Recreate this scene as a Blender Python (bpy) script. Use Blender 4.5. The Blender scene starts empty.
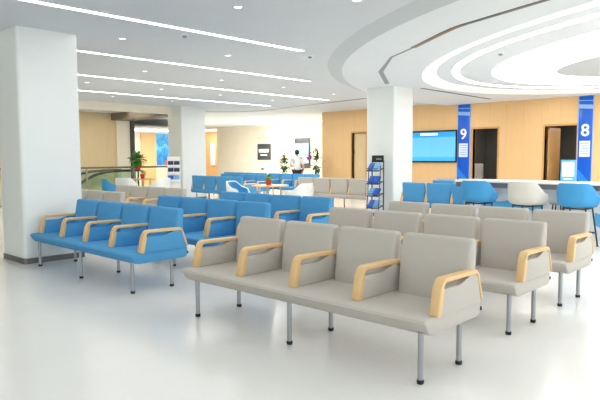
import bpy, bmesh, math, random
from mathutils import Vector, Matrix
rnd = random.Random(7)
SC = bpy.context.scene
COL = SC.collection
PI = math.pi
H = 3.10            # ceiling height
HD = 3.03           # underside of the round dropped ceiling

# ------------------------------------------------------------------ materials
def srgb(r, g, b):
    f = lambda c: (c / 255 / 12.92) if c / 255 <= .04045 else ((c / 255 + .055) / 1.055) ** 2.4
    return (f(r), f(g), f(b), 1)

def mat(name, col, rough=.5, metal=0, var=0.0, scale=30, bump=0.0, bscale=200, coat=0, stretch=None, spec=.5):
    m = bpy.data.materials.new(name); m.use_nodes = True
    nt = m.node_tree; b = nt.nodes['Principled BSDF']
    b.inputs['Base Color'].default_value = col
    b.inputs['Roughness'].default_value = rough
    b.inputs['Metallic'].default_value = metal
    b.inputs['Coat Weight'].default_value = coat
    b.inputs['Specular IOR Level'].default_value = spec
    if var or bump:
        tc = nt.nodes.new('ShaderNodeTexCoord'); mp = nt.nodes.new('ShaderNodeMapping')
        nt.links.new(tc.outputs['Object'], mp.inputs['Vector'])
        if stretch: mp.inputs['Scale'].default_value = stretch
    if var:
        n = nt.nodes.new('ShaderNodeTexNoise'); n.inputs['Scale'].default_value = scale; n.inputs['Detail'].default_value = 4
        nt.links.new(mp.outputs[0], n.inputs['Vector'])
        r = nt.nodes.new('ShaderNodeValToRGB')
        r.color_ramp.elements[0].position = .3; r.color_ramp.elements[1].position = .7
        r.color_ramp.elements[0].color = tuple(c * (1 - var) for c in col[:3]) + (1,)
        r.color_ramp.elements[1].color = tuple(min(1, c * (1 + var)) for c in col[:3]) + (1,)
        nt.links.new(n.outputs['Fac'], r.inputs[0]); nt.links.new(r.outputs[0], b.inputs['Base Color'])
    if bump:
        n2 = nt.nodes.new('ShaderNodeTexNoise'); n2.inputs['Scale'].default_value = bscale
        nt.links.new(mp.outputs[0], n2.inputs['Vector'])
        bp = nt.nodes.new('ShaderNodeBump'); bp.inputs['Strength'].default_value = bump; bp.inputs['Distance'].default_value = .002
        nt.links.new(n2.outputs['Fac'], bp.inputs['Height']); nt.links.new(bp.outputs[0], b.inputs['Normal'])
    return m

def emit(name, col, s):
    m = bpy.data.materials.new(name); m.use_nodes = True
    b = m.node_tree.nodes['Principled BSDF']
    b.inputs['Base Color'].default_value = col
    b.inputs['Emission Color'].default_value = col
    b.inputs['Emission Strength'].default_value = s
    return m

M = {}
M['grey_fabric'] = mat('grey_fabric', srgb(191, 185, 176), .85, var=.05, scale=260, bump=.25, bscale=500, spec=.25)
M['blue_fabric'] = mat('blue_fabric', srgb(82, 155, 204), .8, var=.06, scale=260, bump=.25, bscale=500, spec=.25)
M['arm_wood'] = mat('arm_wood', srgb(226, 188, 132), .4, var=.07, scale=9, stretch=(2, 14, 14))
M['leg_metal'] = mat('leg_metal', srgb(158, 160, 162), .35, .55)
M['black_rubber'] = mat('black_rubber', srgb(22, 22, 24), .6)
M['white_wall'] = mat('white_wall', srgb(232, 235, 231), .42, var=.012, scale=3, spec=.4)
M['ceiling_white'] = mat('ceiling_white', srgb(218, 222, 225), .8, var=.01, scale=2)
M['cream_wall'] = mat('cream_wall', srgb(244, 235, 216), .6, var=.02, scale=2)
M['beige_wall'] = mat('beige_wall', srgb(224, 200, 158), .6, var=.04, scale=4, stretch=(1, 1, .2))
M['skirting'] = mat('skirting', srgb(108, 108, 106), .35, .5)
M['dark_trim'] = mat('dark_trim', srgb(66, 64, 62), .5)
M['bronze_trim'] = mat('bronze_trim', srgb(140, 108, 74), .4, .3, var=.15, scale=3)
M['grey_band'] = mat('grey_band', srgb(206, 211, 212), .7)
M['beam_shade_rail_brown'] = mat('beam_shade_rail_brown', srgb(128, 118, 102), .7)
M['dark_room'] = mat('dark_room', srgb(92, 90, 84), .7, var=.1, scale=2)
M['white_plastic'] = mat('white_plastic', srgb(240, 240, 236), .35)
M['grey_shell'] = mat('grey_shell', srgb(206, 202, 192), .7, bump=.15, bscale=300)
M['blue_shell'] = mat('blue_shell', srgb(60, 146, 198), .7, bump=.15, bscale=300)
M['dark_metal'] = mat('dark_metal', srgb(58, 60, 64), .4, .6)
M['fascia_grey'] = mat('fascia_grey', srgb(88, 91, 97), .5)
M['counter_top'] = mat('counter_top', srgb(240, 239, 234), .25)
M['counter_grey'] = mat('counter_grey', srgb(142, 146, 150), .45)
M['leaf'] = mat('leaf', srgb(92, 158, 66), .5, var=.35, scale=12)
M['leaf_dark'] = mat('leaf_dark', srgb(48, 96, 46), .5, var=.3, scale=12)
M['stem'] = mat('stem', srgb(96, 92, 52), .7, var=.2, scale=20)
M['red_pot'] = mat('red_pot', srgb(214, 44, 34), .35)
M['soil'] = mat('soil', srgb(60, 44, 34), .9, var=.3, scale=60)
M['purple'] = mat('purple', srgb(200, 40, 150), .6, var=.15, scale=20)
M['red_flower'] = mat('red_flower', srgb(226, 92, 84), .6, var=.15, scale=20)
M['skin'] = mat('skin', srgb(214, 164, 132), .5)
M['hair'] = mat('hair', srgb(24, 22, 24), .5)
M['white_cloth'] = mat('white_cloth', srgb(238, 236, 234), .8, bump=.2, bscale=60)
M['dark_cloth'] = mat('dark_cloth', srgb(30, 32, 40), .8)
M['booklet_blue'] = mat('booklet_blue', srgb(36, 92, 196), .35, var=.45, scale=14)
M['booklet_pale'] = mat('booklet_pale', srgb(120, 180, 226), .35, var=.3, scale=14)
M['booklet_navy'] = mat('booklet_navy', srgb(42, 48, 92), .4, var=.2, scale=14)
M['ink_white'] = mat('ink_white', srgb(245, 247, 250), .5)
M['sign_dark'] = mat('sign_dark', srgb(74, 74, 80), .4)
M['chrome'] = mat('chrome', srgb(200, 200, 200), .2, .9)
M['light_line'] = emit('light_line', (1, .99, .97, 1), 9)
M['light_panel'] = emit('light_panel', (1, 1, .99, 1), 3.2)
M['light_ring'] = emit('light_ring', (1, .995, .98, 1), .3)
M['light_warm'] = emit('light_warm', (1, .96, .88, 1), 2.2)
M['spot_glow'] = emit('spot_glow', (1, .98, .95, 1), 3)
M['lit_white'] = emit('lit_white', (.95, .98, 1, 1), .8)

def floor_material():
    m = mat('polished_floor', srgb(229, 228, 224), .2, var=.025, scale=1.2, coat=0)
    return m
M['floor'] = floor_material()

def wood_panel_material():
    m = bpy.data.materials.new('wood_panel'); m.use_nodes = True
    nt = m.node_tree; b = nt.nodes['Principled BSDF']; b.inputs['Roughness'].default_value = .45
    tc = nt.nodes.new('ShaderNodeTexCoord'); mp = nt.nodes.new('ShaderNodeMapping')
    mp.inputs['Scale'].default_value = (6, 6, .5); nt.links.new(tc.outputs['Object'], mp.inputs[0])
    n = nt.nodes.new('ShaderNodeTexNoise'); n.inputs['Scale'].default_value = 4; n.inputs['Detail'].default_value = 6
    nt.links.new(mp.outputs[0], n.inputs['Vector'])
    r = nt.nodes.new('ShaderNodeValToRGB')
    r.color_ramp.elements[0].position = .3; r.color_ramp.elements[0].color = srgb(235, 192, 136)
    r.color_ramp.elements[1].position = .7; r.color_ramp.elements[1].color = srgb(238, 197, 142)
    nt.links.new(n.outputs['Fac'], r.inputs[0])
    # vertical panel joints every 1.22 m along the wall
    sp = nt.nodes.new('ShaderNodeSeparateXYZ'); nt.links.new(tc.outputs['Object'], sp.inputs[0])
    d = nt.nodes.new('ShaderNodeMath'); d.operation = 'DIVIDE'; d.inputs[1].default_value = .52; nt.links.new(sp.outputs['Y'], d.inputs[0])
    f = nt.nodes.new('ShaderNodeMath'); f.operation = 'FRACT'; nt.links.new(d.outputs[0], f.inputs[0])
    c = nt.nodes.new('ShaderNodeMath'); c.operation = 'LESS_THAN'; c.inputs[1].default_value = .012; nt.links.new(f.outputs[0], c.inputs[0])
    mx = nt.nodes.new('ShaderNodeMix'); mx.data_type = 'RGBA'
    nt.links.new(c.outputs[0], mx.inputs['Factor']); nt.links.new(r.outputs[0], mx.inputs['A']); mx.inputs['B'].default_value = srgb(218, 172, 114)
    nt.links.new(mx.outputs['Result'], b.inputs['Base Color'])
    return m
M['wood_panel'] = wood_panel_material()
M['wood_edge'] = mat('wood_edge', srgb(212, 160, 98), .45, var=.06, scale=8)
M['pale_door'] = mat('pale_door', srgb(230, 202, 154), .5, var=.03, scale=3)

def glass_material(name, tint, alpha):
    m = bpy.data.materials.new(name); m.use_nodes = True
    nt = m.node_tree; nt.nodes.clear()
    o = nt.nodes.new('ShaderNodeOutputMaterial'); t = nt.nodes.new('ShaderNodeBsdfTransparent'); t.inputs[0].default_value = tint
    g = nt.nodes.new('ShaderNodeBsdfGlossy'); g.inputs['Roughness'].default_value = .05
    mx = nt.nodes.new('ShaderNodeMixShader'); mx.inputs[0].default_value = alpha
    nt.links.new(t.outputs[0], mx.inputs[1]); nt.links.new(g.outputs[0], mx.inputs[2]); nt.links.new(mx.outputs[0], o.inputs[0])
    return m
M['green_glass'] = glass_material('green_glass', (.90, .96, .91, 1), .06)
M['clear_glass'] = glass_material('clear_glass', (.96, .98, .98, 1), .06)

def glow_face_material(name, ramp, strength, axis='Z', noise=0.0, scale=3.0):
    """display or print face: strength sets its glow, also on prints that are no lamp"""
    m = bpy.data.materials.new(name); m.use_nodes = True
    nt = m.node_tree; b = nt.nodes['Principled BSDF']; b.inputs['Roughness'].default_value = .3
    tc = nt.nodes.new('ShaderNodeTexCoord'); sp = nt.nodes.new('ShaderNodeSeparateXYZ'); nt.links.new(tc.outputs['Generated'], sp.inputs[0])
    src = sp.outputs[axis]
    if noise:
        n = nt.nodes.new('ShaderNodeTexNoise'); n.inputs['Scale'].default_value = scale; n.inputs['Distortion'].default_value = 1.2
        nt.links.new(tc.outputs['Generated'], n.inputs['Vector'])
        a = nt.nodes.new('ShaderNodeMath'); a.operation = 'MULTIPLY_ADD'; a.inputs[1].default_value = noise
        nt.links.new(n.outputs['Fac'], a.inputs[0]); nt.links.new(src, a.inputs[2])
        s2 = nt.nodes.new('ShaderNodeMath'); s2.operation = 'SUBTRACT'; s2.inputs[1].default_value = noise / 2
        nt.links.new(a.outputs[0], s2.inputs[0]); src = s2.outputs[0]
    r = nt.nodes.new('ShaderNodeValToRGB'); nt.links.new(src, r.inputs[0])
    e = r.color_ramp.elements
    while len(e) < len(ramp): e.new(.5)
    for i, (p, c) in enumerate(ramp): e[i].position = p; e[i].color = c
    nt.links.new(r.outputs[0], b.inputs['Base Color'])
    if strength:
        nt.links.new(r.outputs[0], b.inputs['Emission Color']); b.inputs['Emission Strength'].default_value = strength
    return m
M['tv_picture'] = glow_face_material('tv_picture', [(0, srgb(64, 176, 232)), (.12, srgb(70, 182, 236)), (.16, srgb(110, 196, 242)), (.8, srgb(100, 188, 238)), (.84, srgb(40, 160, 226)), (1, srgb(34, 150, 220))], .32)
M['totem_picture'] = glow_face_material('totem_picture', [(0, srgb(190, 226, 250)), (.5, srgb(120, 196, 244)), (.8, srgb(160, 214, 248)), (1, srgb(96, 180, 238))], .85, noise=.7, scale=2.5)
M['sea_picture'] = glow_face_material('sea_picture', [(0, srgb(20, 96, 168)), (.35, srgb(36, 140, 206)), (.55, srgb(96, 186, 224)), (.75, srgb(30, 126, 196)), (1, srgb(84, 176, 222))], .35, noise=1.0, scale=4)  # printed picture, given a glow of its own to look brighter
M['banner_blue'] = glow_face_material('banner_blue', [(0, srgb(8, 112, 222)), (.25, srgb(0, 90, 206)), (.6, srgb(0, 84, 204)), (1, srgb(0, 100, 212))], .04, noise=.35, scale=1.5)  # printed banner with a faint added glow, not a lit panel
M['banner_pale'] = mat('banner_pale', srgb(150, 190, 244), .4)
M['notice_white'] = mat('notice_white', srgb(226, 240, 252), .4)
M['sky_blue'] = mat('sky_blue', srgb(92, 178, 228), .4)

# ------------------------------------------------------------------ mesh helpers
def obj(name, bm, material, parent=None, sharp=35):
    me = bpy.data.meshes.new(name)
    bmesh.ops.recalc_face_normals(bm, faces=bm.faces[:])
    bm.to_mesh(me); bm.free()
    for p in me.polygons: p.use_smooth = True
    me.set_sharp_from_angle(angle=math.radians(sharp))
    for mm in (material if isinstance(material, (list, tuple)) else [material]): me.materials.append(mm)
    o = bpy.data.objects.new(name, me); COL.objects.link(o)
    if parent is not None: o.parent = parent
    return o

def thing(name, label, cat, loc=(0, 0, 0), rz=0, group=None):
    o = bpy.data.objects.new(name, None); o.empty_display_size = .1; COL.objects.link(o)
    o.location = loc; o.rotation_euler = (0, 0, rz); o['label'] = label; o['category'] = cat
    if group: o['group'] = group
    return o

def tag(o, label, cat, group=None):
    o['label'] = label; o['category'] = cat
    if group: o['group'] = group
    return o

def struct(name, bm, material, sharp=35):
    o = obj(name, bm, material, None, sharp); o['kind'] = 'structure'; return o

def dup(root, loc, rz, label=None, group=None):
    r = root.copy(); COL.objects.link(r); r.location = loc; r.rotation_euler = (0, 0, rz)
    if label: r['label'] = label
    if group: r['group'] = group
    for ch in list(root.children):
        c = ch.copy(); COL.objects.link(c); c.parent = r
        for g in list(ch.children):
            d = g.copy(); COL.objects.link(d); d.parent = c
    return r

def box(bm, x0, x1, y0, y1, z0, z1, bev=0, seg=2):
    r = bmesh.ops.create_cube(bm, size=1)
    vs = r['verts']
    for v in vs:
        v.co = Vector((x0 if v.co.x < 0 else x1, y0 if v.co.y < 0 else y1, z0 if v.co.z < 0 else z1))
    if bev:
        es = list({e for v in vs for e in v.link_edges})
        bmesh.ops.bevel(bm, geom=es, offset=bev, segments=seg, profile=.5, affect='EDGES')
    return bm

def B(*a, **k):
    return box(bmesh.new(), *a, **k)

def prism_xz(bm, pts, y0, y1, bev=0, seg=2):
    """profile in the X-Z plane pulled along Y"""
    a = [bm.verts.new((x, y0, z)) for x, z in pts]; b = [bm.verts.new((x, y1, z)) for x, z in pts]
    n = len(pts); fs = [bm.faces.new(a), bm.faces.new(b[::-1])]
    for i in range(n): bm.faces.new((a[i], b[i], b[(i + 1) % n], a[(i + 1) % n]))
    if bev:
        es = list({e for f in fs for e in f.edges})
        bmesh.ops.bevel(bm, geom=es, offset=bev, segments=seg, profile=.5, affect='EDGES')
    return bm

def prism_xy(bm, pts, z0, z1, holes=()):
    a = [bm.verts.new((x, y, z0)) for x, y in pts]; b = [bm.verts.new((x, y, z1)) for x, y in pts]
    n = len(pts); bm.faces.new(a[::-1]); bm.faces.new(b)
    for i in range(n): bm.faces.new((a[i], a[(i + 1) % n], b[(i + 1) % n], b[i]))
    return bm

def tube(bm, path, r, n=10, cap=True, r1=None):
    path = [Vector(p) for p in path]; rings = []
    up = None
    for i, p in enumerate(path):
        t = (path[min(i + 1, len(path) - 1)] - path[max(i - 1, 0)]).normalized()
        if up is None:
            up = t.orthogonal().normalized()
        else:
            up = (up - t * up.dot(t)).normalized()
        s = t.cross(up); rr = r if r1 is None else r + (r1 - r) * i / (len(path) - 1)
        rings.append([bm.verts.new(p + (up * math.cos(2 * PI * k / n) + s * math.sin(2 * PI * k / n)) * rr) for k in range(n)])
    for a, b in zip(rings, rings[1:]):
        for k in range(n): bm.faces.new((a[k], a[(k + 1) % n], b[(k + 1) % n], b[k]))
    if cap: bm.faces.new(rings[0][::-1]); bm.faces.new(rings[-1])
    return bm

def lathe(bm, prof, n=24, c=(0, 0, 0)):
    rings = []
    for r, z in prof:
        if r < 1e-6: rings.append([bm.verts.new((c[0], c[1], c[2] + z))])
        else: rings.append([bm.verts.new((c[0] + r * math.cos(2 * PI * k / n), c[1] + r * math.sin(2 * PI * k / n), c[2] + z)) for k in range(n)])
    for a, b in zip(rings, rings[1:]):
        for k in range(n):
            if len(a) == 1 and len(b) == 1: continue
            if len(a) == 1: bm.faces.new((a[0], b[(k + 1) % n], b[k]))
            elif len(b) == 1: bm.faces.new((a[k], a[(k + 1) % n], b[0]))
            else: bm.faces.new((a[k], a[(k + 1) % n], b[(k + 1) % n], b[k]))
    return bm

def ellipse(cx, cy, a, b, t, n=96):
    ct, st = math.cos(t), math.sin(t); out = []
    for k in range(n):
        x, y = a * math.cos(2 * PI * k / n), b * math.sin(2 * PI * k / n)
        out.append((cx + x * ct - y * st, cy + x * st + y * ct))
    return out

def annulus(bm, outer, inner, z0, z1):
    n = len(outer)
    L = [[bm.verts.new((x, y, z)) for x, y in p] for p, z in ((outer, z0), (inner, z0), (inner, z1), (outer, z1))]
    for a, b in zip(L, L[1:] + L[:1]):
        for k in range(n): bm.faces.new((a[k], a[(k + 1) % n], b[(k + 1) % n], b[k]))
    return bm

def ribbon(bm, pts, w, z0, z1):
    """strip of constant width along a ceiling polyline"""
    P = [Vector((x, y, 0)) for x, y in pts]; Ls = []; Rs = []
    for i, p in enumerate(P):
        d1 = (P[i] - P[i - 1]).normalized() if i else (P[1] - P[0]).normalized()
        d2 = (P[i + 1] - P[i]).normalized() if i < len(P) - 1 else d1
        t = (d1 + d2).normalized(); nrm = Vector((-t.y, t.x, 0)); k = w[i] if isinstance(w, (list, tuple)) else w
        k = k / 2 / max(.5, t.dot(d1))
        Ls.append(p + nrm * k); Rs.append(p - nrm * k)
    poly = Ls + Rs[::-1]
    n = len(P)
    for i in range(n - 1):
        q = [Ls[i], Ls[i + 1], Rs[i + 1], Rs[i]]
        a = [bm.verts.new((v.x, v.y, z0)) for v in q]; b = [bm.verts.new((v.x, v.y, z1)) for v in q]
        bm.faces.new(a); bm.faces.new(b[::-1])
        for k in range(4): bm.faces.new((a[k], a[(k + 1) % 4], b[(k + 1) % 4], b[k]))
    return bm

# ------------------------------------------------------------------ the room
struct('floor', box(box(B(-6, 22, -9.2, 18.2, -.3, 0), 12.6, 30, 18.2, 36, -.3, 0), -6, 12.6, 18.2, 21.2, -4.2, -4.0), M['floor'])
struct('ceiling', B(-6, 30, -9.2, 36, H, H + .25), M['ceiling_white'])

# long timber-panelled wall with three door openings (x = 17)
bm = bmesh.new(); X0, X1 = 17.0, 17.14
openings = [(5.79, 6.66, 2.25), (8.06, 8.86, 2.25), (13.0, 13.64, 2.28)]
y = -9.2
for a, b, top in openings:
    box(bm, X0, X1, y, a, 0, H); box(bm, X0, X1, a, b, top, H); y = b
box(bm, X0, X1, y, 15.1, 0, H)
struct('wall_right', bm, M['wood_panel'])
struct('wall_return', B(17.14, 21.5, 14.98, 15.1, 0, H), M['cream_wall'])
for i, (a, b, top) in enumerate(openings):
    bm = bmesh.new()
    box(bm, X0 - .012, X1 + .01, a - .05, a, 0, top + .05); box(bm, X0 - .012, X1 + .01, b, b + .05, 0, top + .05); box(bm, X0 - .012, X1 + .01, a, b, top, top + .05)
    struct('trim_%d' % (i + 1), bm, M['wood_edge'])
# dim consulting rooms behind the openings
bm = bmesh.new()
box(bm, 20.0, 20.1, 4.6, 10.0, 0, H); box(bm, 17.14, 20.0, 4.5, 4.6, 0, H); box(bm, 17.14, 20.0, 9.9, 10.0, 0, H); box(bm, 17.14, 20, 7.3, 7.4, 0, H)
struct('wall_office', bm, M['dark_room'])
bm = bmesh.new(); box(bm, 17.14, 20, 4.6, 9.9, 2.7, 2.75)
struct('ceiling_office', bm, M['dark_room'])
# doors
d = struct('door_1', B(0, .045, 0, .82, .01, 2.22, bev=.004), M['wood_edge'])
d.location = (17.16, 6.63, 0); d.rotation_euler = (0, 0, math.radians(-90))
for z in (.5, 1.25, 1.95): obj('hinge', tube(bmesh.new(), [(-.008, .0, z - .05), (-.008, .0, z + .05)], .014, 8), M['dark_metal'], d)
obj('door_handle', tube(bmesh.new(), [(-.05, .70, 1.02), (-.05, .78, 1.02)], .012, 8), M['chrome'], d)
d = struct('door_2', B(17.09, 17.13, 13.03, 13.60, .01, 2.27, bev=.004), M['pale_door'])
for z in (.6, 1.6): obj('hinge', tube(bmesh.new(), [(17.07, 13.585, z - .06), (17.07, 13.585, z + .06)], .014, 8), M['dark_metal'], d)
struct('trim_4', B(17.05, 17.13, 13.61, 13.64, 0, 2.28), M['dark_trim'])

# far cream wall with a shallow niche line, opening to a corridor
bm = bmesh.new(); box(bm, 21.5, 21.7, 15.1, 27.2, 0, H); box(bm, 21.5, 21.7, 28.9, 36, 0, H)
struct('wall_far', bm, M['cream_wall'])
bm = bmesh.new(); box(bm, 21.47, 21.5, 20.3, 23.7, 2.42, 2.45)
struct('trim_5', bm, M['beige_wall'])
struct('wall_corridor', B(24, 24.2, 24, 36, 0, H), M['wood_panel'])
w = struct('window_1', B(23.93, 24.0, 30.5, 30.95, .9, 2.36, bev=.01), M['white_plastic'])
obj('pane', B(23.915, 23.93, 30.54, 30.91, .95, 2.32), M['lit_white'], w)

# atrium behind the railing
struct('trim_6', B(-6, 11.46, 16.9, 17.15, 2.86, H), M['cream_wall'])
struct('trim_7', B(11.5, 12.2, 17.16, 21.0, 2.84, H), M['beam_shade_rail_brown'])  # brown stands in for the shade on this beam's face
bm = bmesh.new(); box(bm, -6, 11.7, 21.0, 21.2, -4.2, H)
struct('wall_atrium', bm, M['beige_wall'])
struct('wall_pier', B(11.7, 12.27, 20.96, 21.2, -4.2, H), M['cream_wall'])
struct('trim_8', B(12.27, 12.44, 20.9, 21.2, -.3, H), M['dark_trim'])
struct('wall_lobby', box(B(12.4, 18.8, 27, 27.2, 0, H), 18.6, 18.8, 27.2, 36, 0, H), M['cream_wall'])
struct('trim_9', B(16.4, 17.24, 26.93, 27, 0, 2.66), M['wood_panel'])
struct('ceiling_lobby', prism_xy(bmesh.new(), [(12.44, 22.2), (16.4, 22.2), (18.6, 26.2), (18.6, 27), (12.44, 27)], 2.68, 2.74), M['ceiling_white'])

# outer walls out of view: plain wall behind the camera, tall windows along the other side
struct('wall_back', B(-6.2, -6, -9.2, 21.2, 0, H), M['white_wall'])
bm = bmesh.new(); box(bm, -6, 17.14, -9.2, -9.0, 0, .35); box(bm, -6, 17.14, -9.2, -9.0, 2.95, H)
struct('wall_window_side', bm, M['white_wall'])
win = bmesh.new()
for k in range(12): box(win, -6 + k * 2.1, -5.92 + k * 2.1, -9.18, -9.06, .35, 2.95)
w = struct('window_2', win, M['leg_metal'])
obj('pane', B(-6, 17.1, -9.13, -9.12, .35, 2.95), M['clear_glass'], w)

# three square white pillars with rounded corners and grey skirting
def pillar(x, y, sx, sy, i):
    bm = bmesh.new(); c = bmesh.ops.create_cube(bm, size=1)
    for v in c['verts']: v.co = Vector((x + (v.co.x + .5) * sx, y + (v.co.y + .5) * sy, 0 if v.co.z < 0 else H))
    es = [e for e in bm.edges if abs(e.verts[0].co.z - e.verts[1].co.z) > 1]
    bmesh.ops.bevel(bm, geom=es, offset=.05, segments=5, profile=.5, affect='EDGES')
    struct('wall_pillar' if i == 0 else 'wall_pillar_%s' % 'abc'[i], bm, M['white_wall'])
    bm = bmesh.new(); c = bmesh.ops.create_cube(bm, size=1)
    for v in c['verts']: v.co = Vector((x - .012 + (v.co.x + .5) * (sx + .024), y - .012 + (v.co.y + .5) * (sy + .024), 0 if v.co.z < 0 else .075))
    es = [e for e in bm.edges if abs(e.verts[0].co.z - e.verts[1].co.z) > .05]
    bmesh.ops.bevel(bm, geom=es, offset=.05, segments=5, profile=.5, affect='EDGES')
    struct('baseboard_pillar' if i == 0 else 'baseboard_pillar_%s' % 'abc'[i], bm, M['skirting'])
pillar(3.08, 7.99, .83, .76, 0)
pillar(11.46, 7.95, .80, .81, 1)
pillar(11.46, 16.35, 1.0, .80, 2)

# ------------------------------------------------------------------ ceiling features
# round dropped ceiling: shallow cone rim, flat underside
cx, cy = 15.8, -1.08
bm = bmesh.new(); n = 160
def arc(r, z): return [bm.verts.new((cx + r * math.cos(2 * PI * k / n), cy + r * math.sin(2 * PI * k / n), z)) for k in range(n)]
top, bot = arc(11.2, H), arc(10.93, HD)
for k in range(n): bm.faces.new((top[k], top[(k + 1) % n], bot[(k + 1) % n], bot[k]))
struct('trim_11', bm, M['grey_band'])
bm = bmesh.new(); prism_xy(bm, [(cx + 10.93 * math.cos(2 * PI * k / n), cy + 10.93 * math.sin(2 * PI * k / n)) for k in range(n)], HD, HD + .03)
struct('ceiling_disc', bm, mat('disc_white', srgb(232, 236, 238), .8, var=.01, scale=2))
# bronze shadow gap folded around the oval lights
bm = bmesh.new()
ribbon(bm, [(6.80, 3.70), (6.90, 3.90), (7.10, 4.2), (7.68, 5.0)], .08, HD - .006, HD)
struct('trim_12', bm, M['bronze_trim'])
bm = bmesh.new(); ribbon(bm, [(5.6, .6), (6.07, 1.91), (6.36, 2.53), (6.80, 3.70)], .07, HD - .006, HD)
struct('trim_16', bm, M['skirting'])
bm = bmesh.new()
ribbon(bm, [(7.68, 5.0), (8.15, 5.72), (9.387, 6.833), (11.0, 7.83)], [.03, .04, .09, .10], HD - .006, HD)
struct('trim_13', bm, M['counter_grey'])
bm = bmesh.new(); ribbon(bm, [(12.3, 7.765), (15.98, 7.83)], .07, HD - .006, HD)
struct('trim_14', bm, M['dark_trim'])
bm = bmesh.new(); ribbon(bm, [(12.5, 17.95), (13.7, 17.75), (14.5, 17.0), (14.75, 16.0), (14.4, 14.0), (14.1, 12.2), (13.85, 10.6)], .12, H - .006, H)  # flat dark strip painting the shadow line of a ceiling edge
struct('trim_15', bm, M['skirting'])

R1o = ellipse(11.2, .3, 4.815, 7.651, -.462); R1i = ellipse(11.2, .3, 4.622, 6.75, -.378)
R2o = ellipse(11.2, .3, 4.307, 6.359, -.355); R2i = ellipse(11.2, .3, 4.173, 6.181, -.345)
PO = ellipse(11.2, .3, 3.566, 5.67, -.378); PI_ = ellipse(11.64, .158, 2.24, 4.39, -.171)
tag(obj('ceiling_ring_light', annulus(bmesh.new(), R1o, R1i, HD - .003, HD - .0005), M['light_ring']), 'broad outermost soft white oval ring of light in the ceiling', 'ceiling light', 'oval ceiling lights')
tag(obj('ceiling_ring_light', annulus(bmesh.new(), R2o, R2i, HD - .003, HD - .0005), M['light_line']), 'thin bright oval ring of light inside the broad soft ring', 'ceiling light', 'oval ceiling lights')
t = thing('oval_ceiling_light', 'large glowing white oval ceiling light with a pale grey oval centre', 'ceiling light', (0, 0, 0), group='oval ceiling lights')
obj('light_panel', annulus(bmesh.new(), PO, PI_, HD - .004, HD - .0005), M['light_panel'], t)
obj('centre_panel', prism_xy(bmesh.new(), PI_, HD - .008, HD - .0005), M['grey_band'], t)

# linear strips and the spots between them
for (x0, x1, yy, lab) in [(.9, 6.98, 6.62, 'white strip light in the ceiling that passes in front of the large near pillar'),
                          (2.6, 9.85, 9.12, 'white strip light in the ceiling, second from the near pillar side'),
                          (2.6, 13.45, 11.70, 'white strip light in the ceiling, third of four from the near pillar'),
                          (2.6, 13.6, 14.36, 'white strip light in the ceiling closest to the glass railing')]:
    t = thing('ceiling_strip_light', lab, 'ceiling light', ((x0 + x1) / 2, yy, H), group='ceiling strip lights')
    L = (x1 - x0) / 2
    bm = bmesh.new(); box(bm, -L - .012, L + .012, -.062, -.05, -.01, 0); box(bm, -L - .012, L + .012, .05, .062, -.01, 0); box(bm, -L - .012, -L, -.05, .05, -.01, 0); box(bm, L, L + .012, -.05, .05, -.01, 0)
    obj('housing', bm, M['ceiling_white'], t)
    obj('diffuser', B(-L, L, -.05, .05, -.006, -.001), M['light_line'], t)

proto = None
spots = [(4.47, 5.24), (4.47, 7.77), (6.42, 7.79), (6.42, 10.35), (8.34, 10.36), (10.23, 10.33), (12.3, 10.5), (6.44, 12.79), (8.37, 12.75), (10.25, 12.8), (13.2, 11.75), (12.3, 9.5), (8.4, 15.2), (10.32, 15.18), (5.19, 4.1), (6.44, 15.2), (12.3, 12.9)]
SL = 'small round recessed spotlight set in the flat white ceiling'
for i, (x, yy) in enumerate(spots):
    if proto is None:
        proto = thing('spotlight', SL, 'ceiling light', (x, yy, H), group='recessed ceiling spotlights')
        obj('trim_ring', annulus(bmesh.new(), ellipse(0, 0, .065, .065, 0, 24), ellipse(0, 0, .045, .045, 0, 24), -.008, 0), M['ceiling_white'], proto)
        obj('lamp', prism_xy(bmesh.new(), ellipse(0, 0, .045, .045, 0, 24), -.004, -.001), M['spot_glow'], proto)
    else: dup(proto, (x, yy, H), 0)
# smoke detectors / sprinklers
def detector(x, yy, z, lab):
    t = thing('smoke_detector', lab, 'detector', (x, yy, z), group='ceiling detectors')
    obj('base', lathe(bmesh.new(), [(0, -.012), (.055, -.012), (.06, 0), (0, 0)], 20), M['white_plastic'], t)
    obj('sensor', lathe(bmesh.new(), [(0, -.045), (.025, -.042), (.035, -.012), (0, -.012)], 16), M['counter_grey'], t)
detector(9.06, 4.28, HD, 'small grey smoke detector between the oval light rings')
detector(4.95, 6.95, H, 'small grey smoke detector next to a ceiling strip light')
detector(7.44, 6.88, H, 'small grey smoke detector off the end of a ceiling strip light')

# glow oval far away, above the corridor wall
bm = bmesh.new(); prism_xy(bm, [(17.1, 19.5), (17.15, 18.9), (17.9, 18.45), (19.2, 18.2), (21.3, 18.2), (21.3, 22.9), (20.4, 22.7), (19.3, 22.2), (18.0, 21.2), (17.35, 20.3)], H - .02, H)
tag(obj('ceiling_cove_light', bm, M['light_warm']), 'wide warm white cove light in the ceiling over the far cream wall', 'ceiling light')
bm = bmesh.new(); box(bm, 12.8, 16.6, 23.4, 24.6, 2.66, 2.68)
tag(obj('ceiling_lobby_light', bm, M['light_warm']), 'long white ceiling light in the lobby beyond the railing', 'ceiling light')
bm = bmesh.new(); box(bm, 22.2, 23.6, 28, 31.5, H - .03, H)
tag(obj('ceiling_corridor_light', bm, M['light_warm']), 'white ceiling light in the corridor beside the far pillar', 'ceiling light')

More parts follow.
